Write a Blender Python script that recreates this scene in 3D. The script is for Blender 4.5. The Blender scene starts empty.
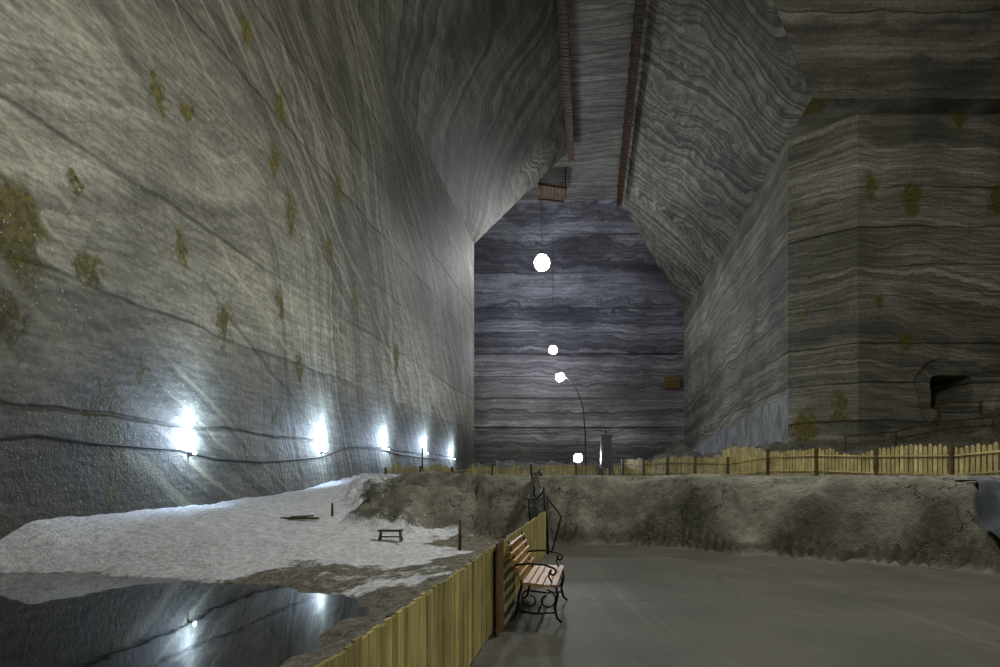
import bpy, math, random
import numpy as np
from mathutils import Vector, Matrix
random.seed(4)
F=600.0; HZ=475.0; EYE=1.6; S=0.15
scene=bpy.context.scene
scene.view_settings.view_transform='Standard'
scene.view_settings.look='None'
def W(p,D,z): return (p+S*D,D,z)

# ------------------------------------------------ mesh builder
class MB:
    def __init__(s): s.v=[];s.f=[];s.m=[];s.sm=[]
    def face(s,pts,mat=0):
        n=len(s.v); s.v+= [tuple(p) for p in pts]; s.f.append(list(range(n,n+len(pts)))); s.m.append(mat); s.sm.append(False)
    def box(s,c,ax,ay,az,mat=0):
        c=Vector(c);ax=Vector(ax);ay=Vector(ay);az=Vector(az)
        n=len(s.v)
        for sx,sy,sz in [(-1,-1,-1),(1,-1,-1),(1,1,-1),(-1,1,-1),(-1,-1,1),(1,-1,1),(1,1,1),(-1,1,1)]:
            s.v.append(tuple(c+ax*sx+ay*sy+az*sz))
        for f in [(0,3,2,1),(4,5,6,7),(0,1,5,4),(1,2,6,5),(2,3,7,6),(3,0,4,7)]:
            s.f.append([n+i for i in f]); s.m.append(mat); s.sm.append(False)
    def abox(s,x0,x1,y0,y1,z0,z1,mat=0):
        s.box(((x0+x1)/2,(y0+y1)/2,(z0+z1)/2),((x1-x0)/2,0,0),(0,(y1-y0)/2,0),(0,0,(z1-z0)/2),mat)
    def beam(s,a,b,w,h,mat=0,up=(0,0,1)):
        a=Vector(a);b=Vector(b);d=b-a;L=d.length;d.normalize()
        side=d.cross(Vector(up))
        if side.length<1e-4: side=d.cross(Vector((0,1,0)))
        side.normalize();u=side.cross(d)
        s.box((a+b)/2,side*w/2,d*L/2,u*h/2,mat)
    def tube(s,pts,r,mat=0,n=8,closed=False):
        pts=[Vector(p) for p in pts]; base=len(s.v); N=len(pts)
        prev=None
        for i,p in enumerate(pts):
            t=(pts[min(i+1,N-1)]-pts[max(i-1,0)]).normalized()
            if prev is None:
                a=t.cross(Vector((0,0,1)))
                if a.length<1e-3:a=t.cross(Vector((0,1,0)))
            else:
                a=prev-t*prev.dot(t)
            a.normalize();prev=a;b=t.cross(a)
            rr=r[i] if isinstance(r,(list,tuple)) else r
            for k in range(n):
                an=2*math.pi*k/n
                s.v.append(tuple(p+a*rr*math.cos(an)+b*rr*math.sin(an)))
        for i in range(N-1):
            for k in range(n):
                k2=(k+1)%n
                s.f.append([base+i*n+k,base+i*n+k2,base+(i+1)*n+k2,base+(i+1)*n+k]);s.m.append(mat);s.sm.append(True)
        s.f.append([base+k for k in range(n)][::-1]);s.m.append(mat);s.sm.append(False)
        s.f.append([base+(N-1)*n+k for k in range(n)]);s.m.append(mat);s.sm.append(False)
    def sphere(s,c,r,mat=0,nu=16,nv=10,sc=(1,1,1)):
        base=len(s.v)
        for j in range(nv+1):
            th=math.pi*j/nv
            for i in range(nu):
                ph=2*math.pi*i/nu
                s.v.append((c[0]+r*sc[0]*math.sin(th)*math.cos(ph),c[1]+r*sc[1]*math.sin(th)*math.sin(ph),c[2]+r*sc[2]*math.cos(th)))
        for j in range(nv):
            for i in range(nu):
                i2=(i+1)%nu
                s.f.append([base+j*nu+i,base+(j+1)*nu+i,base+(j+1)*nu+i2,base+j*nu+i2]);s.m.append(mat);s.sm.append(True)
    def obj(s,name,mats,parent=None):
        me=bpy.data.meshes.new(name); me.from_pydata(s.v,[],s.f)
        for m in mats: me.materials.append(m)
        for p,mi,sm in zip(me.polygons,s.m,s.sm): p.material_index=mi; p.use_smooth=sm
        me.update()
        o=bpy.data.objects.new(name,me); scene.collection.objects.link(o)
        if parent: o.parent=parent
        return o
def empty(name):
    o=bpy.data.objects.new(name,None); scene.collection.objects.link(o); o.empty_display_size=.1
    return o

# ------------------------------------------------ shader helpers
class NT:
    def __init__(s,name):
        s.mat=bpy.data.materials.new(name); s.mat.use_nodes=True
        s.t=s.mat.node_tree; s.n=s.t.nodes; s.l=s.t.links
        s.bsdf=s.n['Principled BSDF']
        s.tc=s.n.new('ShaderNodeTexCoord').outputs['Object']
    def _in(s,sock,v):
        if v is None: return
        if isinstance(v,bpy.types.NodeSocket): s.l.new(v,sock)
        else:
            if isinstance(v,(tuple,list)) and len(v)==3 and sock.type=='RGBA': v=(*v,1)
            sock.default_value=v
    def math(s,op,a,b=None,c=None,clamp=False):
        n=s.n.new('ShaderNodeMath'); n.operation=op; n.use_clamp=clamp
        s._in(n.inputs[0],a); s._in(n.inputs[1],b)
        if c is not None: s._in(n.inputs[2],c)
        return n.outputs[0]
    def vm(s,op,a,b=None):
        n=s.n.new('ShaderNodeVectorMath'); n.operation=op
        s._in(n.inputs[0],a)
        if b is not None:
            if op=='SCALE': s._in(n.inputs['Scale'],b)
            else: s._in(n.inputs[1],b)
        return n.outputs['Value'] if op in('DOT_PRODUCT','LENGTH','DISTANCE') else n.outputs['Vector']
    def noise(s,vec,scale,detail=4,rough=.55,dim='3D',w=None,dist=0,col=False):
        n=s.n.new('ShaderNodeTexNoise'); n.noise_dimensions=dim
        if dim!='1D': s._in(n.inputs['Vector'],vec)
        if w is not None: s._in(n.inputs['W'],w)
        n.inputs['Scale'].default_value=scale;n.inputs['Detail'].default_value=detail;n.inputs['Roughness'].default_value=rough
        n.inputs['Distortion'].default_value=dist
        return n.outputs['Color'] if col else n.outputs[0]
    def ramp(s,f,lo,hi,a=0.,b=1.):
        n=s.n.new('ShaderNodeMapRange'); n.interpolation_type='SMOOTHSTEP'
        s._in(n.inputs['Value'],f)
        n.inputs['From Min'].default_value=lo;n.inputs['From Max'].default_value=hi
        n.inputs['To Min'].default_value=a;n.inputs['To Max'].default_value=b
        return n.outputs['Result']
    def mix(s,f,a,b,mode='MIX'):
        n=s.n.new('ShaderNodeMix'); n.data_type='RGBA'; n.blend_type=mode
        s._in(n.inputs[0],f); s._in(n.inputs[6],a); s._in(n.inputs[7],b)
        return n.outputs[2]
    def bump(s,h,strength=.5,dist=.1,norm=None):
        n=s.n.new('ShaderNodeBump'); n.inputs['Strength'].default_value=strength;n.inputs['Distance'].default_value=dist
        s._in(n.inputs['Height'],h)
        if norm is not None: s._in(n.inputs['Normal'],norm)
        return n.outputs['Normal']
    def mapping(s,vec,scale=(1,1,1),rot=(0,0,0),loc=(0,0,0)):
        n=s.n.new('ShaderNodeMapping'); s._in(n.inputs['Vector'],vec)
        n.inputs['Scale'].default_value=scale;n.inputs['Rotation'].default_value=rot;n.inputs['Location'].default_value=loc
        return n.outputs[0]
    def out(s,col=None,rough=.8,norm=None,metal=0,spec=None,emis=None,es=0):
        s._in(s.bsdf.inputs['Base Color'],col) if col is not None else None
        s._in(s.bsdf.inputs['Roughness'],rough); s.bsdf.inputs['Metallic'].default_value=metal
        if norm is not None: s._in(s.bsdf.inputs['Normal'],norm)
        if spec is not None: s.bsdf.inputs['Specular IOR Level'].default_value=spec
        if emis is not None:
            s._in(s.bsdf.inputs['Emission Color'],emis); s.bsdf.inputs['Emission Strength'].default_value=es
        return s.mat

PL=-12.1; PR=14.2
def lw(x,y):
    u=(x-500)/F;D=-PL/(S-u);return (PL+S*D,D,EYE+(HZ-y)/F*D),D
stL=[]
for x,y,r in [(20,232,22),(88,270,10),(158,95,10),(182,245,9),(190,112,8),(225,325,10),(280,108,9),(290,215,9),(338,190,7),(106,424,20),(116,472,14),(8,318,14),(300,370,6),(396,358,7),(278,420,6),(75,180,7),(140,372,6),(245,30,7),(330,250,6),(275,160,7),(355,300,6),(282,308,6)]:
    c,D=lw(x,y); stL.append((c,r*D/F*1.2))
stR=[]
for x,y,r,D in [(805,97,18,39),(838,406,8,40.5),(803,428,10,42),(912,198,8,40),(997,200,8,40),(870,186,6,40),(803,312,5,42),(960,120,5,40),(905,340,5,40),(880,300,4,40)]:
    stR.append((((x-500)/F*D,D,EYE+(HZ-y)/F*D),r*D/F*1.15))

def strata(name,bed,warp,wscale,freq,colA,colB,cut=2.0,cutstr=.5,stain=.66,scr=(1,1,1),scrrot=(0,0,0),fine=.4,warp2=.6,sparkle=False,lowdark=False,contrast=(.36,.64),ring=None,stains=(),scrs=.8,diag=0,lowtint=None,topshade=None,blot=(.62,1.3)):
    k=NT(name); v=k.tc
    n1=k.noise(v,wscale,1.5,.5,col=True)
    off=k.vm('SCALE',k.vm('SUBTRACT',n1,(.5,.5,.5)),warp)
    n2=k.noise(v,.35,3,.5,col=True)
    c2=k.vm('SUBTRACT',n2,(.5,.5,.5))
    v2=k.vm('ADD',k.vm('ADD',v,off),k.vm('SCALE',c2,warp2))
    s=k.vm('DOT_PRODUCT',v2,bed)
    if ring:
        rc,ra,rs=ring
        rr=k.vm('LENGTH',k.vm('MULTIPLY',k.vm('SUBTRACT',v2,rc),rs))
        s=k.math('MULTIPLY_ADD',rr,ra,s)
    b1=k.noise(None,1,3,.65,dim='1D',w=k.math('MULTIPLY',s,freq))
    b2=k.noise(None,1,3,.75,dim='1D',w=k.math('MULTIPLY_ADD',s,freq*4.5,17.3))
    f1=k.ramp(b1,contrast[0],contrast[1]); f2=k.ramp(b2,.40,.60)
    bln=k.noise(v,.1,4,.6)
    f2m=k.math('MULTIPLY',f2,k.ramp(bln,.35,.65,.4,1))
    f=k.math('ADD',k.math('MULTIPLY',f1,1-fine),k.math('MULTIPLY',f2m,fine))
    col=k.mix(f,colA,colB)
    col=k.mix(1.0,col,k.ramp(bln,.3,.7,blot[0],blot[1]),'MULTIPLY')
    sc=k.noise(k.mapping(v,scr,scrrot),1,3,.65)
    col=k.mix(scrs,col,k.ramp(sc,.34,.66,.62,1.35),'MULTIPLY')
    gr=k.noise(v,5,4,.8)
    col=k.mix(.7,col,k.ramp(gr,.3,.7,.62,1.35),'MULTIPLY')
    sep=k.n.new('ShaderNodeSeparateXYZ'); k.l.new(v,sep.inputs[0])
    sepc=k.n.new('ShaderNodeSeparateXYZ'); k.l.new(c2,sepc.inputs[0])
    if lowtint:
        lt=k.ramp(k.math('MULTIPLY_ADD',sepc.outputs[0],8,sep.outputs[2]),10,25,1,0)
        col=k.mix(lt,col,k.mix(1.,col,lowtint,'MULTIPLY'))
    if topshade:  # upper wall darkened in the colour, in place of lamplight fading with height
        col=k.mix(1.,col,k.ramp(k.math('MULTIPLY_ADD',sepc.outputs[0],5,sep.outputs[2]),topshade[0],topshade[1],1,topshade[2]),'MULTIPLY')
    if diag:
        dv=k.vm('DOT_PRODUCT',k.vm('ADD',v,k.vm('SCALE',c2,1.0)),(0,.50,.86))
        dn=k.noise(None,1,3,.8,dim='1D',w=k.math('MULTIPLY',dv,1.4))
        dm=k.ramp(k.noise(v,.13,2,.5),.4,.6,.25,1)
        col=k.mix(k.math('MULTIPLY',k.math('MULTIPLY',k.ramp(dn,.57,.66),dm),diag),col,(.56,.54,.39))
        dn2=k.math('SUBTRACT',1.,k.ramp(dn,.34,.43))
        col=k.mix(k.math('MULTIPLY',k.math('MULTIPLY',dn2,dm),diag),col,(.05,.05,.04))
    zz=k.math('MULTIPLY_ADD',sepc.outputs[2],.55,sep.outputs[2])
    zc=k.math('DIVIDE',zz,cut)
    fr=k.math('FRACT',zc)
    ln=k.math('SUBTRACT',1.0,k.ramp(k.math('MINIMUM',fr,k.math('SUBTRACT',1.,fr)),0.0,.03))
    lmask=k.ramp(k.noise(k.mapping(v,(.06,.06,.6)),1,2,.5),.40,.55)
    lf=k.math('MULTIPLY',k.math('MULTIPLY',ln,lmask),cutstr)
    col=k.mix(lf,col,(.02,.02,.016))
    crs=k.noise(None,1,0,.5,dim='1D',w=k.math('MULTIPLY',k.math('FLOOR',zc),3.7))
    col=k.mix(.8,col,k.ramp(crs,.3,.7,.75,1.2),'MULTIPLY')
    sm=k.ramp(k.noise(k.mapping(v,(.5,.5,.36)),1,4,.65,dist=.4),stain,stain+.07)
    if stains:
        vs=k.vm('MULTIPLY',k.vm('ADD',v,k.vm('SCALE',k.vm('SUBTRACT',k.noise(v,1.3,4,.75,col=True),(.5,.5,.5)),1.9)),(1,1,.6))
        cur=None
        for c,r in stains:
            d=k.math('DIVIDE',k.vm('DISTANCE',vs,(c[0],c[1],c[2]*.6)),r)
            cur=d if cur is None else k.math('MINIMUM',cur,d)
        sm=k.math('MAXIMUM',sm,k.ramp(cur,.7,1.45,1,0))
    col=k.mix(k.math('MULTIPLY',sm,.92),col,k.mix(k.ramp(gr,.35,.65),(.045,.040,.005),(.17,.145,.018)))
    if sparkle:
        sp=k.noise(v,11,1,.5)
        col=k.mix(k.math('MULTIPLY',k.ramp(sp,.70,.76),k.ramp(sep.outputs[2],3,16,.7,.0)),col,(.7,.72,.7))
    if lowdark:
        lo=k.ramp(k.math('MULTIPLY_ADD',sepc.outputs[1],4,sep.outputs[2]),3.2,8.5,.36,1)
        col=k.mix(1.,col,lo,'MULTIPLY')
    h=k.math('ADD',k.math('MULTIPLY',f,.5),k.math('MULTIPLY_ADD',lf,-1.4,k.math('MULTIPLY',gr,.6)))
    h=k.math('MULTIPLY_ADD',bln,1.5,h)
    return k.out(col,.62,k.bump(h,.7,.16),spec=.35)

def wood(name,c1,c2,scale=(30,30,2),rough=.6,rv=True):
    k=NT(name)
    g=k.noise(k.mapping(k.tc,scale),1,4,.6,dist=.6)
    col=k.mix(k.ramp(g,.3,.7),c1,c2)
    gi=k.n.new('ShaderNodeNewGeometry').outputs['Random Per Island']
    if rv: col=k.mix(1.,col,k.ramp(gi,0,1,.72,1.2),'MULTIPLY')
    big=k.noise(k.tc,2.5,3,.6)
    col=k.mix(.7,col,k.ramp(big,.3,.7,.65,1.2),'MULTIPLY')
    return k.out(col,rough,k.bump(g,.3,.01),spec=.3)
def plain(name,c,rough=.5,metal=0,nscale=8,lo=.7):
    k=NT(name); n=k.noise(k.tc,nscale,4,.6)
    col=k.mix(1.,c,k.ramp(n,.3,.7,lo,1.25),'MULTIPLY')
    return k.out(col,rough,k.bump(n,.2,.01),metal=metal)
def emis(name,c,st):
    k=NT(name); return k.out((.8,.8,.8),.4,emis=c,es=st)

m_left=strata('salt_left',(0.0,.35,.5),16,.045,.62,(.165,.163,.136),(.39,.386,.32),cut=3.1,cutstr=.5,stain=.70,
   scr=(.3,.8,7),scrrot=(math.radians(48),0,0),fine=.5,warp2=1.3,sparkle=True,lowdark=True,ring=((-9,21,11.),.6,(0,1,.75)),stains=stL,scrs=.7,diag=.5,contrast=(.37,.64),topshade=(11,22,.60))
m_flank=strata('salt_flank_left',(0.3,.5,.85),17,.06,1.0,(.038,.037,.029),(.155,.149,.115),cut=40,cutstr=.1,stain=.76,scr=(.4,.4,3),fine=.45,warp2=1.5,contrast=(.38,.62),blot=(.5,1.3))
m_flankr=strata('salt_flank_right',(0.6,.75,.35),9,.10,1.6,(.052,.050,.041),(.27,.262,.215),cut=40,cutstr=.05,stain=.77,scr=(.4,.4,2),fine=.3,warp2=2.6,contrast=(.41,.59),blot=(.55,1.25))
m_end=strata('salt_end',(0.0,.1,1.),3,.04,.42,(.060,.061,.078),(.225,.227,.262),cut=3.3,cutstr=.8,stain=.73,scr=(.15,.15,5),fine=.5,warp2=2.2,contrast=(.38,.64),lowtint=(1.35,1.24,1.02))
m_right=strata('salt_right',(0.10,.06,1.),3,.07,.9,(.12,.116,.094),(.34,.33,.272),cut=2.6,cutstr=.75,stain=.68,scr=(.3,.3,8),fine=.55,warp2=1.6,stains=stR,contrast=(.36,.66),blot=(.5,1.3))
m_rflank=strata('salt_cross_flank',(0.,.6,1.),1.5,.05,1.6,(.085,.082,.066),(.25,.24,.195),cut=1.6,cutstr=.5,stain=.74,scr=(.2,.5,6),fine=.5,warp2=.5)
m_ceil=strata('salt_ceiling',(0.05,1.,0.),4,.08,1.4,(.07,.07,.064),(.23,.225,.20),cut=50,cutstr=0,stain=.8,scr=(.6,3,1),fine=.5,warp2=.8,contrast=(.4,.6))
kp=NT('pale_plaster')
kn=kp.noise(kp.tc,.8,5,.7);kn2=kp.noise(kp.mapping(kp.tc,(1.2,1.2,.6)),1,5,.7)
m_pl=kp.out(kp.mix(kp.ramp(kn2,.3,.7),(.14,.145,.14),(.40,.42,.43)),.8,kp.bump(kn,.5,.1))

# ------------------------------------------------ chamber shell
ZC=25.7; ZT=35.5; ZB=-2; CL=-2.1; CR=3.93; DL=62.6; DE=91; DA=43; DB=40; PB=17.87; DN=-20; DS=38.4; DT=28.1
b=MB()
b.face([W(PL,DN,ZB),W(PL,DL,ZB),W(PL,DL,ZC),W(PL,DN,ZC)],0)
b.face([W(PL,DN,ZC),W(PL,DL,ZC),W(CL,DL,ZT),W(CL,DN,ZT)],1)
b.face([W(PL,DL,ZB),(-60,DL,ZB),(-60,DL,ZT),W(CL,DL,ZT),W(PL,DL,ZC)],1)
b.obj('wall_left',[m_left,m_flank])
xB=PB+S*DB
b=MB()
hs=[(43,7.5),(46,7.1),(50,7.5),(53,6.6),(56,6.9),(60,6.2),(63,6.6),(70,6.2),(77,5.4),(84,5.2)]
for (d0,h0),(d1,h1) in zip(hs[:-1],hs[1:]):
    b.face([W(PR,d0,ZB),W(PR,d1,ZB),W(PR,d1,h1),W(PR,d0,h0)],2)
    b.face([W(PR,d0,h0),W(PR,d1,h1),W(PR,d1,ZC),W(PR,d0,ZC)],0)
b.face([W(PR,84,ZB),W(PR,DE,ZB),W(PR,DE,ZC),W(PR,84,ZC)],0)
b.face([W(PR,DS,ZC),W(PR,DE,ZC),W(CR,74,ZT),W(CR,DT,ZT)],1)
b.face([W(PR,DA,ZB),W(PB,DB,ZB),W(PB,DB,ZC),W(PR,DA,ZC)],0)
b.face([W(PR,DA,ZC),W(PB,DB,ZC),(xB,DS,ZC),W(PR,DS,ZC)],0)
b.obj('wall_right',[m_right,m_flankr,m_pl])
# cross gallery wall: concentric rings around a dug, squarish tunnel mouth
HX,HZc=30.4,7.15
mk=MB()
def rect_ray(ca,sa,x0,x1,z0,z1):
    t=1e9
    if ca>1e-9:t=min(t,(x1-HX)/ca)
    if ca<-1e-9:t=min(t,(x0-HX)/ca)
    if sa>1e-9:t=min(t,(z1-HZc)/sa)
    if sa<-1e-9:t=min(t,(z0-HZc)/sa)
    return t
rings=[]
X0,X1,Z0,Z1=26.4,34.6,3.6,10.9
NR=72
angs=[2*math.pi*i/NR for i in range(NR)]+[math.atan2(zc-HZc,xc-HX)%(2*math.pi) for xc in(X0,X1) for zc in(Z0,Z1)]
angs=sorted(set(round(a,6) for a in angs));NR=len(angs)
wob=[1+.06*math.sin(3*a+1)+.04*math.sin(7*a)+.02*math.sin(13*a+2) for a in angs]
def sq(a,rx,rz,e): return 1/((abs(math.cos(a))/rx)**e+(abs(math.sin(a))/rz)**e)**(1/e)
spec=[('s',1.32,1.08,9,8.0,.2),('s',1.36,1.12,9,4,.25),('s',1.42,1.16,9,.42,.3),('s',2.0,1.6,3.4,.34,.9),('s',2.55,2.0,2.8,.22,1.),('s',2.8,2.2,2.6,.02,1.),('r',0,0,0,0,0)]
for kind,rx,rz,e,dep,wf in spec:
    row=[]
    for a,wb in zip(angs,wob):
        ca,sa=math.cos(a),math.sin(a)
        if kind=='r': R=rect_ray(ca,sa,X0,X1,Z0,Z1);dd=0
        else: R=sq(a,rx,rz,e)*(1+(wb-1)*wf);dd=dep
        row.append((HX+ca*R,DB+dd,HZc+sa*R))
    rings.append(row)
for r0,r1 in zip(rings[:-1],rings[1:]):
    for i in range(NR):
        j=(i+1)%NR; mk.face([r0[i],r0[j],r1[j],r1[i]],0)
mk.face(rings[0],0)
mk.face([(xB,DB,ZB),(X0,DB,ZB),(X0,DB,ZC),(xB,DB,ZC)],0);mk.face([(X1,DB,ZB),(80,DB,ZB),(80,DB,ZC),(X1,DB,ZC)],0)
mk.face([(X0,DB,ZB),(X1,DB,ZB),(X1,DB,Z0),(X0,DB,Z0)],0);mk.face([(X0,DB,Z1),(X1,DB,Z1),(X1,DB,ZC),(X0,DB,ZC)],0)
mk.face([(xB,DB,ZC),(80,DB,ZC),(80,DS,ZC),(xB,DS,ZC)],0)
mk.face([W(PR,DS,ZC),(80,DS,ZC),(80,DT,ZT),W(CR,DT,ZT)],1)
mk.obj('wall_cross_gallery',[m_right,m_rflank])
# end wall with cut ledges
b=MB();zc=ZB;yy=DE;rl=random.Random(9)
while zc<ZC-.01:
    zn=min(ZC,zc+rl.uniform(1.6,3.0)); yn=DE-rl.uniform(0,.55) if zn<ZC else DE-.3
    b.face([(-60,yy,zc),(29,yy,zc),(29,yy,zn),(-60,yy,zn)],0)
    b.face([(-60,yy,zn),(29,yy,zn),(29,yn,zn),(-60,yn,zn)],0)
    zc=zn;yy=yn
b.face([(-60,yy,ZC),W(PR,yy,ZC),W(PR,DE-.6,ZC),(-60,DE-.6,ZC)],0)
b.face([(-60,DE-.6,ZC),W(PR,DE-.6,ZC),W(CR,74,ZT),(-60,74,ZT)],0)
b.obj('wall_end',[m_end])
b=MB()
b.face([(-60,DN,ZT),(85,DN,ZT),(85,DE,ZT),(-60,DE,ZT)],0); b.obj('ceiling',[m_ceil])
b=MB(); b.face([(-60,DN,ZB),(85,DN,ZB),(85,DN,ZT),(-60,DN,ZT)],0); b.obj('wall_near',[m_ceil])
b=MB(); b.face([(80,DN,ZB),(80,DB,ZB),(80,DB,ZT),(80,DN,ZT)],0); b.obj('wall_far_right',[m_ceil])
b=MB(); b.face([(-60,DL,ZB),(-60,DE,ZB),(-60,DE,ZT),(-60,DL,ZT)],0); b.obj('wall_far_left',[m_end])

# ------------------------------------------------ terrain
def h2(ix,iy,seed):
    a=np.sin(ix*127.1+iy*311.7+seed*74.7)*43758.5453
    return a-np.floor(a)
def vn(x,y,seed=0):
    ix=np.floor(x);iy=np.floor(y);fx=x-ix;fy=y-iy
    fx=fx*fx*(3-2*fx);fy=fy*fy*(3-2*fy)
    return (h2(ix,iy,seed)*(1-fx)+h2(ix+1,iy,seed)*fx)*(1-fy)+(h2(ix,iy+1,seed)*(1-fx)+h2(ix+1,iy+1,seed)*fx)*fy-.5
def fbm(x,y,seed=0,o=4):
    r=0;a=1
    for i in range(o):
        xr=x*.8-y*.6;yr=x*.6+y*.8
        r=r+a*vn(x*2**i,y*2**i,seed+i*3); a*=.5;x,y=xr,yr
    return r
def ss(t): t=np.clip(t,0,1); return t*t*(3-2*t)
bank=[(-16,36),(-8.2,30.5),(-6.2,25),(-4.9,19),(-3.9,15.4),(-2.6,14.6),(-.9,14.9),(.3,13.9),(1.4,13.8),(3.2,13.1),(5.1,12.3),(6.8,11.0),(8,9.6),(9.6,6.5),(12,0),(13,-25)]
poly=bank+[(90,-25),(90,100),(-16,100)]
def segdist(X,Y,pl):
    d=np.full(X.shape,1e9)
    for (x0,y0),(x1,y1) in zip(pl[:-1],pl[1:]):
        dx,dy=x1-x0,y1-y0;L=dx*dx+dy*dy
        t=np.clip(((X-x0)*dx+(Y-y0)*dy)/L,0,1)
        d=np.minimum(d,np.hypot(X-x0-t*dx,Y-y0-t*dy))
    return d
def inside(X,Y,pl):
    r=np.zeros(X.shape,bool)
    n=len(pl)
    for i in range(n):
        x0,y0=pl[i];x1,y1=pl[(i+1)%n]
        if y0==y1: continue
        c=((y0>Y)!=(y1>Y))&(X<(x1-x0)*(Y-y0)/(y1-y0)+x0)
        r^=c
    return r
ctl=np.array([(-9.8,11.6,-.3),(-7,11.2,-.3),(-4.3,10.4,-.3),(-3.1,9.7,-.3),(-2.2,9.2,-.3),(-1.85,8.4,-.3),(-1.95,7.4,-.3),(-2.0,6.4,-.3),(-2.5,5.4,-.3),(-2.8,3,-.3),(-3.1,0,-.3),
 (-6,8.5,-.8),(-9,9,-.85),(-6,4,-.8),(-10,3,-.8),(-4,8,-.75),(-3.4,6.5,-.7),(-10,-2,-.8),(-6,-2,-.8),
 (-.9,1.5,0),(-.5,3.3,0),(-.25,5,0),(.3,8.3,0),(.9,12,0),(-1.0,7,-.05),(-.9,9.5,-.05),(-1.8,4,-.08),
 (-10.4,12.6,.5),(-9.9,14.8,.62),(-9.3,18.6,.66),(-8.3,25,.95),(-7.7,29,1.4),(-12,30,1.5),(-13,15,.7),
 (-7.5,14,.25),(-5,13,.08),(-3,12,-.05),(-6.2,17,.45),(-6,21,.8),(-5.8,24,1.15),(-4.2,15,.33),(-2,13.5,.0),(-1,12,-.02),(-2,11,-.1),
 (4,14,0),(4,5,0),(2,0,0),(6,10,0),(2,20,0.4)],float)
def tps(r2): return np.where(r2>1e-9,r2*np.log(np.maximum(r2,1e-9)),0)
n=len(ctl);K=tps((ctl[:,None,0]-ctl[None,:,0])**2+(ctl[:,None,1]-ctl[None,:,1])**2)+np.eye(n)*.02
P=np.c_[np.ones(n),ctl[:,:2]];A=np.zeros((n+3,n+3));A[:n,:n]=K;A[:n,n:]=P;A[n:,:n]=P.T
w=np.linalg.solve(A,np.r_[ctl[:,2],0,0,0])
def fenceX(Y): return -.25+.164*(Y-5)
def ground(X,Y,full=False):
    X=np.asarray(X,float);Y=np.asarray(Y,float)
    T=w[n]+w[n+1]*X+w[n+2]*Y
    for i in range(n): T=T+w[i]*tps((X-ctl[i,0])**2+(Y-ctl[i,1])**2)
    T=np.clip(T,-.9,1.5)
    left=ss((fenceX(Y)-X+.1)/.5)
    base=T*left
    base=base+(.09*fbm(X*.8,Y*.8,5)+.05*fbm(X*2.7,Y*2.7,15))*left*ss((fenceX(Y)-X-.2)/1.5)*ss((T+.6)*3)
    base=base+.03*fbm(X*6,Y*6,8)*left*ss((base+.4)*3)
    sd=segdist(X,Y,bank)*np.where(inside(X,Y,poly),1,-1)
    sd=sd+.9*fbm(X*.6,Y*.6,11)+.18*fbm(X*3,Y*3,17)
    wd=np.where(X<-.5,2.4,1.5)
    t=np.clip(sd/wd,0,1)
    prof=1-(1-t)**1.7
    slope=ss(t*5)*ss((1.5-t)*1.5)
    top=1.5+.05*fbm(X*.5,Y*.5,9)+.12*np.maximum(0,fbm(X*1.3,Y*1.3,71))*(sd<5)*(Y<22)*(X<6)
    rock=.8*np.abs(fbm(X*.8,Y*.8,21))+.15*np.abs(fbm(X*3.5,Y*3.5,31,4))
    hgt=base*(1-prof)+top*prof
    hgt=hgt-slope*(rock-.16)*np.where(X<-.5,1.5,.7)
    dxw=np.maximum(0,(PR+S*Y)-X);dyw=np.maximum(0,DB-Y);dw=np.hypot(dxw,dyw)
    r=2.3*ss(1-dw/8)+ss(1-dw/7)*np.clip((X-24)*.24,0,3)
    r=r+2*ss((Y-80)/10)
    hgt=hgt+r*(1+.35*fbm(X*.5,Y*.5,41)+.15*fbm(X*2,Y*2,43))
    if full: return hgt,sd,t,left
    return hgt
def G(x,y): return float(ground(np.array([x]),np.array([y]))[0])
xs=np.unique(np.round(np.concatenate([np.arange(-60,-12.6,4),np.arange(-12.6,12,.12),np.arange(12,32,.5),np.arange(32,84,2)]),3))
ys=np.unique(np.round(np.concatenate([np.arange(-20,1.5,1.5),np.arange(1.5,20,.11),np.arange(20,42,.35),np.arange(42,92.6,1.5)]),3))
XX,YY=np.meshgrid(xs,ys)
H,sd,t,left=ground(XX,YY,True)
nx,ny=len(xs),len(ys)
verts=np.stack([XX.ravel(),YY.ravel(),H.ravel()],1)
ii,jj=np.meshgrid(np.arange(nx-1),np.arange(ny-1));a=(jj*nx+ii).ravel()
faces=np.stack([a,a+1,a+nx+1,a+nx],1)
me=bpy.data.meshes.new('floor');me.from_pydata(verts.tolist(),[],faces.tolist())
me.polygons.foreach_set('use_smooth',[True]*len(me.polygons))
nz=fbm(XX*.8,YY*.8,51);nz2=fbm(XX*3,YY*3,61)
rockm=ss((t-.02)*8)
saltb=ss((YY-9.9+.25*(XX+5)*(XX>-5)+nz*1.4)/.9)*ss((-.8-XX+nz*1.8)/.9)*left
saltb=saltb*(1-rockm*ss((XX+4.8+nz)/.8)*.80)
saltb=saltb*(1-ss((t-.75)*5)*ss((XX+5.3)))*(1-ss((XX+1.2)/1.2)*rockm)
patch=ss((1.05-np.hypot((XX+2.9)/2.4,(YY-10.7)/.9)+nz*1.1+nz2*.5)*1.6)
saltb=saltb*(1-.7*patch)
saltb*= (YY<33)
saltb*= ss((H+.30)/.06)*.5+.5
floorm=(1-rockm)*(1-left)
ca=me.color_attributes.new('mask','FLOAT_COLOR','POINT')
ca.data.foreach_set('color',np.stack([saltb.ravel(),floorm.ravel(),rockm.ravel(),np.ones(nx*ny)],1).ravel())
k=NT('mine_ground');v=k.tc
at=k.n.new('ShaderNodeVertexColor');at.layer_name='mask'
sp=k.n.new('ShaderNodeSeparateColor');k.l.new(at.outputs[0],sp.inputs[0])
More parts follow.
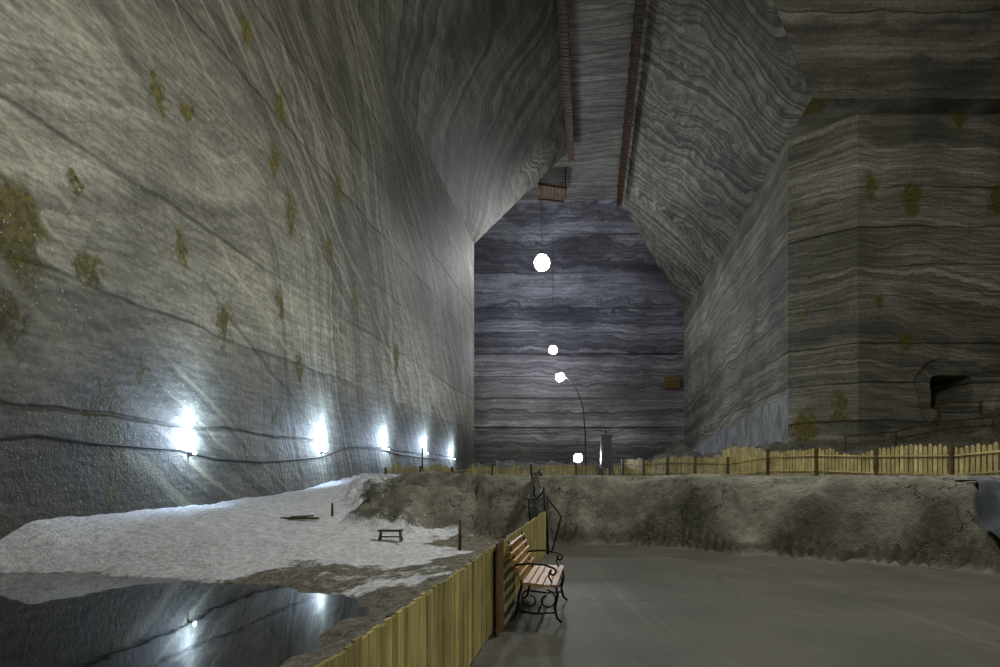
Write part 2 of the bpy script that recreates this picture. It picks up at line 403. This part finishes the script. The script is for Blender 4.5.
g1=k.noise(v,.8,5,.65);g2=k.noise(v,7,5,.8);g3=k.noise(v,30,3,.7)
rock=k.mix(k.ramp(g1,.32,.68),(.078,.075,.058),(.235,.23,.187))
rock=k.mix(.6,rock,k.ramp(g2,.3,.7,.6,1.35),'MULTIPLY')
vo=k.n.new('ShaderNodeTexVoronoi');vo.feature='DISTANCE_TO_EDGE';vo.inputs['Scale'].default_value=.35
k.l.new(k.vm('ADD',v,k.vm('SCALE',k.noise(v,1.0,4,.65,col=True),2.8)),vo.inputs['Vector'])
crk=k.ramp(vo.outputs['Distance'],0,.010,0,1)
rock=k.mix(1.,rock,k.ramp(crk,0,1,.42,1),'MULTIPLY')
flc=k.mix(k.ramp(k.noise(v,.7,5,.6),.3,.7),(.040,.039,.030),(.074,.072,.056))
flc=k.mix(.8,flc,k.ramp(g2,.3,.7,.75,1.25),'MULTIPLY')
wv=k.noise(k.mapping(v,(3.4,.10,1),(0,0,math.radians(-35))),1,3,.5)
flc=k.mix(.9,flc,k.ramp(wv,.56,.68,1,1.5),'MULTIPLY')
vf=k.n.new('ShaderNodeTexVoronoi');vf.feature='DISTANCE_TO_EDGE';vf.inputs['Scale'].default_value=.22
k.l.new(k.vm('ADD',v,k.vm('SCALE',k.noise(v,.6,2,.5,col=True),.5)),vf.inputs['Vector'])
flc=k.mix(1.,flc,k.ramp(vf.outputs['Distance'],0,.008,.55,1),'MULTIPLY')
saltc=k.mix(k.ramp(g2,.3,.7),(.46,.49,.55),(.86,.88,.92))
dirt=k.mix(k.ramp(g2,.3,.7),(.06,.055,.042),(.26,.245,.20))
c=k.mix(sp.outputs[2],dirt,rock)
c=k.mix(sp.outputs[1],c,flc)
gm=k.noise(v,2.2,5,.75)
sf=k.math('ADD',sp.outputs[0],k.math('ADD',k.math('MULTIPLY',k.math('SUBTRACT',g2,.5),.7),k.math('MULTIPLY',k.math('SUBTRACT',gm,.5),1.5)))
sf=k.ramp(sf,.28,.70)
sf=k.math('MULTIPLY',sf,k.ramp(sp.outputs[0],.02,.2))
c=k.mix(sf,c,saltc)
hh=k.math('ADD',k.math('MULTIPLY',g2,.6),k.math('MULTIPLY',g3,.25))
hh=k.math('MULTIPLY_ADD',gm,1.1,hh)
notf=k.math('SUBTRACT',1.,k.math('MULTIPLY',sp.outputs[1],.9))
hh=k.math('MULTIPLY',hh,notf)
hh=k.math('ADD',hh,k.math('MULTIPLY',k.math('MULTIPLY',crk,sp.outputs[2]),.7))
me.materials.append(k.out(c,k.math('SUBTRACT',.85,k.math('MULTIPLY',sp.outputs[1],.25)),k.bump(hh,.85,.09),spec=.35))
o=bpy.data.objects.new('floor',me);scene.collection.objects.link(o)
# pool
k=NT('brine_water')
m_w=k.out((.008,.010,.008),.03,k.bump(k.noise(k.mapping(k.tc,(1,1,1)),2.2,2,.5),.07,.02),spec=.5)
k.bsdf.inputs['IOR'].default_value=1.5
b=MB(); b.face([(-15,-20,-.3),(-1.2,-20,-.3),(-1.2,13,-.3),(-10.,13,-.3)],0)
b.obj('brine_pool',[m_w])

# ------------------------------------------------ fences
m_f1=wood('fence_wood_yellow',(.30,.25,.085),(.50,.43,.165),(40,40,3))
m_f2=wood('fence_wood_pale',(.36,.30,.125),(.60,.51,.24),(30,30,3))
m_fd=wood('fence_wood_dark',(.05,.04,.02),(.11,.085,.04),(30,30,3))
def fence(name,path,height,bw,gap,mats,side=1,zf=None,postgap=2.0,posth=.05,thick=.02,taper=False,postside=1):
    b=MB()
    for (x0,y0),(x1,y1) in zip(path[:-1],path[1:]):
        a=Vector((x0,y0,0));c=Vector((x1,y1,0));d=(c-a);L=d.length;d.normalize();nrm=Vector((d.y,-d.x,0))*side
        nb=int(L/(bw+gap));step=L/nb
        for i in range(nb):
            p=a+d*((i+.5)*step);z=(zf or G)(p.x,p.y)
            hgt=height*(1+random.uniform(-.012,.012))
            tilt=random.uniform(-.01,.01)
            cz=z+hgt/2+.02
            b.box((p.x+nrm.x*.01*random.random(),p.y,cz),d*bw/2,nrm*thick/2,Vector((d.x*tilt,d.y*tilt,1))*(hgt/2-.02),0)
            if taper:
                t=Vector((p.x,p.y,z+hgt));n0=len(b.v)
                for sx,sy in((-1,-1),(1,-1),(1,1),(-1,1)): b.v.append(tuple(t+d*bw/2*sx+nrm*thick/2*sy))
                b.v.append(tuple(t+nrm*thick/2+Vector((0,0,bw*.5))));b.v.append(tuple(t-nrm*thick/2+Vector((0,0,bw*.5))))
                for f in [(0,1,5),(2,3,4),(1,2,4,5),(3,0,5,4)]: b.f.append([n0+q for q in f]);b.m.append(0);b.sm.append(False)
        ns=max(1,round(L/postgap))
        for i in range(ns+1):
            p=a+d*(L*i/ns)+nrm*.06*postside;z=(zf or G)(p.x,p.y)
            b.box((p.x,p.y,z+height/2+posth/2-.1),d*.05,nrm*.045,(0,0,height/2+posth/2+.1),1)
            if i<ns:
                q=a+d*(L*(i+1)/ns)+nrm*.06*postside;zq=(zf or G)(q.x,q.y)
                for hz in(.22,.8):
                    b.beam((p.x-nrm.x*.03*postside,p.y-nrm.y*.03*postside,z+height*hz),(q.x-nrm.x*.03*postside,q.y-nrm.y*.03*postside,zq+height*hz),.03,.05,0)
    return b.obj(name,mats)
z0=lambda x,y:0.0
fence('picket_fence',[(fenceX(1.2),1.2),(fenceX(12),12.0)],.87,.075,.004,[m_f1,m_fd],zf=z0,postside=-1,posth=-.05)
fence('picket_fence',[(16.4,9.0),(13.6,18),(10.5,27.5),(7.6,37)],.98,.11,.045,[m_f2,m_fd],postgap=2.4,posth=.10,taper=True,side=1,postside=-1)
fence('picket_fence',[(7.6,37.0),(2,38.5),(-3,37.5),(-6.6,34.5)],.66,.1,.05,[m_f1,m_fd],postgap=2.4,posth=.15,side=1,postside=-1)
fence('picket_fence',[(15.2,41),(15.7,33.5)],1.2,.12,.03,[m_f2,m_fd],postgap=2,side=1,postside=-1)

# ------------------------------------------------ park bench
m_bw=wood('bench_slats',(.24,.13,.04),(.46,.27,.09),(30,3,30),.45)
m_iron=plain('wrought_iron',(.02,.018,.016),.45,.7)
def park_bench(loc,ang,L=1.5):
    e=empty('park_bench')
    s=MB()
    for i in range(5):
        x=.05+i*.075; s.box((x,L/2,.43+.008*math.cos(i)),(.031,0,0),(0,L/2,0),(0,0,.014))
    s.obj('seat_slats',[m_bw],e)
    s=MB()
    for i in range(5):
        z=.50+i*.078; x=-.02-.085*(i/4.)*1.4
        s.box((x,L/2,z),(.013,0,-.004),(0,L/2,0),(.006,0,.032))
    s.obj('back_slats',[m_bw],e)
    for j,y in enumerate((.12,L-.12)):
        s=MB()
        def arc(cx,cz,r,a0,a1,n=14,k=1.):
            return [(cx+(r*(1-(1-k)*i/n))*math.cos(math.radians(a0+(a1-a0)*i/n)),y,cz+(r*(1-(1-k)*i/n))*math.sin(math.radians(a0+(a1-a0)*i/n))) for i in range(n+1)]
        s.tube([(-.15,y,.88),(-.10,y,.72),(-.04,y,.50),(0,y,.415),(.18,y,.405),(.37,y,.415)],.013)
        s.tube([(0,y,.415),(-.03,y,.3),(-.05,y,.17),(-.08,y,.06),(-.13,y,.015)],.015)
        s.tube([(.37,y,.415),(.385,y,.3),(.355,y,.17),(.38,y,.06),(.43,y,.015)],.015)
        s.tube(arc(.09,.25,.11,90,450,24,.35),.010)
        s.tube(arc(.27,.25,.11,90,-270,24,.35),.010)
        s.tube([(-.04,y,.12),(.17,y,.10),(.36,y,.12)],.012)
        s.tube([(-.08,y,.62),(.08,y,.64),(.24,y,.63),(.33,y,.60)]+arc(.33,.555,.045,90,-230,12,.4),.012)
        s.tube([(.32,y,.58),(.29,y,.50),(.34,y,.415)],.010)
        s.obj('iron_side_%d'%(j+1),[m_iron],e)
    s=MB();s.tube([(.17,.12,.10),(.17,L-.12,.10)],.01);s.obj('stretcher',[m_iron],e)
    e.location=loc;e.rotation_euler=(0,0,ang)
    return e
park_bench((fenceX(6.4)+.24,6.4,0.0),-math.atan(.164),1.4)
m_pk=wood('plank_brown',(.07,.04,.018),(.17,.10,.04),(20,20,3),.6)
b=MB()
for i in range(3): b.box((fenceX(5.98+i*.11)+.07,5.98+i*.112,.46),(.012,0.,0),(.009,.053,0),(0,0,.46+.008*i))
b.box((fenceX(6.08)+.055,6.09,.25),(.01,0,0),(0.02,.15,0),(0,0,.03));b.box((fenceX(6.08)+.055,6.09,.75),(.01,0,0),(0.02,.15,0),(0,0,.03))
b.obj('plank_board',[m_pk])

# ------------------------------------------------ catwalks under the ceiling
m_cw=wood('catwalk_wood',(.035,.021,.011),(.10,.058,.030),(3,12,12),.7)
def catwalk(p,D0,D1):
    b=MB()
    y=D0
    while y<D1:
        b.beam(W(p-.3,y,33.9),W(p+.3,y,33.9),.30,.06,0)
        y+=.42
    for q in(-.28,.28):
        b.beam(W(p+q,D0,33.8),W(p+q,D1,33.8),.08,.12,0)
        b.beam(W(p+q,D0,34.6),W(p+q,D1,34.6),.05,.07,0)
    y=D0
    while y<D1:
        for q in(-.28,.28): b.beam(W(p+q,y,33.7),W(p+q,y,35.6),.07,.07,0,up=(0,1,0))
        y+=2
    b.obj('ceiling_catwalk',[m_cw])
catwalk(-1.9,20,62); catwalk(3.5,20,72)
b=MB()
for i in range(8): b.beam((4.4+i*.4,66.0,33.7-.05*i),(4.7+i*.4,69.5,33.6),.3,.08,0)
b.beam((4.2,66,33.6),(7.4,66.2,33.2),.12,.2,0);b.beam((4.4,69.5,33.6),(7.4,69.4,33.2),.12,.2,0)
for x,y in((4.4,66),(7.2,66.1),(4.6,69.4),(7.2,69.4)): b.beam((x,y,33.1),(x,y,35.6),.12,.12,0,up=(0,1,0))
b.obj('ceiling_platform',[m_cw])

# ------------------------------------------------ lamps
m_black=plain('cable_black',(.012,.012,.012),.6)
m_metal=plain('lamp_metal',(.25,.25,.26),.4,.8)
def scr(x,y,D): return Vector(((x-500)/F*D,D,EYE+(HZ-y)/F*D))
def pendant(c,r,strength,col=(1,.97,.9)):
    e=empty('pendant_lamp')
    b=MB();b.tube([(c[0],c[1],ZT),(c[0],c[1],c[2]+r*1.3)],.03);b.obj('cable',[m_black],e)
    b=MB()
    b.tube([(c[0],c[1],c[2]+r*1.5),(c[0],c[1],c[2]+r*1.3),(c[0],c[1],c[2]+r*.98),(c[0],c[1],c[2]+r*.9)],[r*.2,r*.35,r*.6,r*.62],n=16);b.obj('shade',[m_metal],e)
    b=MB();b.sphere(c,r,0,20,14);b.obj('bulb',[emis('bulb_glow',col,strength)],e)
pendant(scr(542,263,66),.85,170,(.93,.96,1))
pendant(scr(553,350,80),.55,290,(.86,.90,1))
pendant((7.5,14.5,14.8),.55,500,(1,.975,.88))
pendant((20,17,27),.5,215,(1,.96,.83))
pendant((5,-7,11),.5,270,(1,.97,.87))
# street lamp
e=empty('street_lamp');L=scr(560,377,45);B=Vector((6.45,45,1.45))
b=MB();b.tube([B,(6.4,45,4.5),(6.25,45,6.6),(5.8,45,7.9),(5.2,45,8.7),(L.x+.15,45,L.z+.15)],[.07,.06,.05,.045,.04,.035]);b.obj('pole',[m_black],e)
b=MB();b.tube([L+Vector((.25,0,.35)),L+Vector((0,0,.3)),L+Vector((-.1,0,.15))],[.08,.2,.24],n=14);b.obj('lamp_head',[m_metal],e)
b=MB();b.sphere(L,.34,0);b.obj('bulb',[emis('street_glow',(.93,.96,1),260)],e)
e=empty('floodlight');L=scr(578,458,41)
b=MB();b.beam((L.x,L.y,1.3),(L.x,L.y,L.z-.25),.08,.08,0,up=(0,1,0));b.abox(L.x-.2,L.x+.2,L.y+.1,L.y+.3,L.z-.2,L.z+.2);b.obj('post',[m_black],e)
b=MB();b.sphere(L,.3,0,sc=(1,.6,1));b.obj('lens',[emis('flood_glow',(.93,.96,1),220)],e)
# wall lamps: small bulb on a bracket; unseen area lights added to wash the salt face
sc=[(188,432),(321,437),(385,439),(425,445),(452,452)]
for i,(x,y) in enumerate(sc):
    u=(x-500)/F;D=-PL/(S-u);z=EYE+(HZ-y)/F*D
    e=empty('wall_lamp')
    px=PL+S*D
    b=MB()
    b.abox(px-.02,px+.04,D-.04,D+.04,z-.74,z-.66);b.beam((px+.02,D,z-.7),(px+.2,D,z-.7),.025,.025)
    b.abox(px+.15,px+.25,D-.05,D+.05,z-.72,z-.68)
    b.obj('bracket',[m_black],e)
    b=MB();b.sphere((px+.2,D,z-.63),.055,0,12,8);b.obj('bulb',[emis('wall_lamp_glow',(.70,.83,1),30)],e)
    for en,sx,sy,dx,zz in (([115,135,135,125,120][i],.2,1.0,.36,-.05),(180,.3,1.6,1.2,.1)):  # second area light stands further out, added to widen the spill
        ld=bpy.data.lights.new('wall_wash','AREA');ld.shape='RECTANGLE';ld.size=sx;ld.size_y=sy;ld.energy=en;ld.color=(.60,.77,1)
        lo=bpy.data.objects.new('wall_wash',ld);scene.collection.objects.link(lo);lo.parent=e
        lo.location=(px+dx,D,z+zz);lo.rotation_euler=(math.radians(90),0,math.radians(90))
def onwall(x,y,off=.05):
    u=(x-500)/F;D=-(PL+off)/(S-u);return Vector((PL+off+S*D,D,EYE+(HZ-y)/F*D))
b=MB();b.tube([onwall(x,y) for x,y in[(-60,440),(0,439),(35,435),(70,440),(100,444),(180,450),(215,459),(262,462),(290,460),(322,457),(350,447),(380,449),(400,455),(435,459),(465,460)]],.03,n=6)
b.obj('wall_cable',[m_black])

# ------------------------------------------------ objects on terrain
m_gray=plain('cabinet_grey',(.05,.055,.06),.5,.3)
b=MB();x,y=6.35,36.0;z=G(x,y)
b.abox(x-.3,x+.3,y-.25,y+.25,z+.6,z+2.5);b.abox(x-.36,x+.36,y-.3,y+.3,z+2.5,z+2.6)
for sx in(-.25,.25):
    for sy in(-.2,.2): b.abox(x+sx-.04,x+sx+.04,y+sy-.04,y+sy+.04,z-.1,z+.62)
b.abox(x-.2,x+.2,y-.28,y-.25,z+1.6,z+2.3);b.tube([(x,y,z+2.6),(x,y,z+2.9)],.05)
b.tube([(x-.5,y-.2,z),(x-.1,y,z+1.8)],.04);b.tube([(x+.5,y-.2,z),(x+.1,y,z+1.8)],.04)
b.obj('electrical_cabinet',[m_gray])
b=MB()
pts=[(22,38.2),(25,37.9),(28,37.8),(31,37.7),(34,37.7),(38,37.7)]
P3=[Vector((x,y,G(x,y))) for x,y in pts]
for p in P3: b.beam(p-Vector((0,0,.1)),p+Vector((0,0,1.05)),.09,.09,0,up=(0,1,0))
for a,c in zip(P3[:-1],P3[1:]):
    for h in(.5,1.0): b.beam(a+Vector((0,0,h)),c+Vector((0,0,h)),.05,.09,0)
b.obj('ramp_railing',[m_fd])
b=MB()
for x in(29.0,31.8): b.beam((x,39.7,G(x,39.7)-.1),(x,39.7,6.5),.1,.1,0,up=(0,1,0))
for z in(6.1,6.4): b.beam((28.85,39.7,z),(31.95,39.7,z),.06,.1)
b.obj('niche_barrier',[m_fd])
b=MB();c=scr(671,382,90.7)
for i in range(4): b.abox(c.x-1.2,c.x+1.2,90.1,90.3,c.z-1+i*.5,c.z-.55+i*.5)
b.abox(c.x-1.0,c.x-.8,90.3,91.0,c.z-1,c.z+.95);b.abox(c.x+.8,c.x+1.0,90.3,91.0,c.z-1,c.z+.95)
b.obj('wooden_wall_panel',[wood('panel_wood',(.09,.055,.025),(.16,.10,.04),(2,2,9))])
def sawhorse(x,y,L=.55):
    z=G(x,y)-.02;b=MB()
    b.abox(x-L/2,x+L/2,y-.1,y+.1,z+.22,z+.26)
    for sx in(-1,1):
        b.beam((x+sx*L*.45,y-.12,z),(x+sx*L*.38,y,z+.23),.04,.04);b.beam((x+sx*L*.45,y+.12,z),(x+sx*L*.38,y,z+.23),.04,.04)
    b.beam((x-L*.4,y,z+.1),(x+L*.4,y,z+.1),.03,.03)
    b.obj('low_wooden_bench',[m_fd])
sawhorse(-2.5,13.7)
def stake(x,y,h,r=.04,lean=(0,0)):
    z=G(x,y);b=MB();b.tube([(x,y,z-.1),(x+lean[0]*.5,y+lean[1]*.5,z+h*.5),(x+lean[0],y+lean[1],z+h)],[r,r*.95,r*.8],n=8)
    b.tube([(x+lean[0]-.001,y+lean[1],z+h),(x+lean[0],y+lean[1],z+h+.03)],[r*.8,r*.3],n=8)
    b.obj('wooden_stake',[m_fd])
stake(-4.75,17,.35);stake(-.85,12.6,.62,.035,(.02,0));stake(-5.3,41,2.2,.06)
b=MB()
x,y=-5.4,16.2;z=G(x,y)
b.beam((x-.5,y,z+.05),(x+.55,y-.2,z+.06),.15,.05);b.beam((x-.2,y-.15,z+.09),(x+.3,y+.2,z+.1),.1,.04)
b.obj('loose_planks',[m_fd])
e=MB()
for (x,y),h in zip([(.98,12.2),(.72,13.3),(.85,14.6),(1.1,15.6)],[1.35,1.1,.6,.3]):
    z=G(x,y);e.tube([(x,y,z-.1),(x-.08,y,z+h)],.035,n=8)
q=[Vector((.92,12.2,1.3)),Vector((.66,13.3,G(.72,13.3)+1.05)),Vector((.8,14.6,G(.85,14.6)+.55)),Vector((1.05,15.6,G(1.1,15.6)+.25))]
for a,c in zip(q[:-1],q[1:]):
    e.tube([a,(a+c)/2-Vector((0,0,.08)),c],.02,n=6)
    for i in range(10):
        tt=i/9;p=a.lerp(c,tt);e.tube([p,Vector((p.x+.15,p.y,min(p.z-.05,max(G(p.x,p.y),p.z-.9))))],.008,n=5)
    for dz in(.15,.3,.45): e.tube([a-Vector((0,0,dz)),c-Vector((0,0,dz*.6))],.008,n=5)
e.tube([(1.05,12.2,.02),(1.25,12.25,.75),(.92,12.2,1.2)],.02,n=6)
e.obj('netting_frame',[m_black])
# dark bluish sheet lying on the bank at the right
m_t=plain('blue_tarp',(.05,.06,.075),.6,0,5)
nu,nv=34,26
Ii,Jj=np.meshgrid(np.arange(nu),np.arange(nv));aa=Ii/(nu-1);cc=Jj/(nv-1)
TX=8.1+aa*1.9+.10*np.sin(Jj*.5)+.30*cc;TY=9.6+cc*1.5-aa*1.7+.05*np.sin(Ii*.7)
TZ=np.max([ground(TX+ox,TY+oy) for ox in(-.12,0,.12) for oy in(-.12,0,.12)],axis=0)+.03+.012*np.sin(Ii*.9+Jj*.4)
v=np.stack([TX.ravel(),TY.ravel(),TZ.ravel()],1).tolist()
f=[[j*nu+i,j*nu+i+1,(j+1)*nu+i+1,(j+1)*nu+i] for j in range(nv-1) for i in range(nu-1)]
me=bpy.data.meshes.new('tarpaulin');me.from_pydata(v,[],f);me.materials.append(m_t);me.polygons.foreach_set('use_smooth',[True]*len(f))
scene.collection.objects.link(bpy.data.objects.new('tarpaulin',me))

# ------------------------------------------------ world / camera
wd=bpy.data.worlds.new('World');scene.world=wd;wd.use_nodes=True
wd.node_tree.nodes['Background'].inputs[0].default_value=(.02,.02,.025,1);wd.node_tree.nodes['Background'].inputs[1].default_value=.3
cam=bpy.data.cameras.new('camera');cam.sensor_width=36;cam.lens=21.6;cam.shift_y=(475-333.5)/1000;cam.clip_end=300
co=bpy.data.objects.new('camera',cam);scene.collection.objects.link(co);co.location=(0,0,EYE);co.rotation_euler=(math.radians(90),0,0)
scene.camera=co
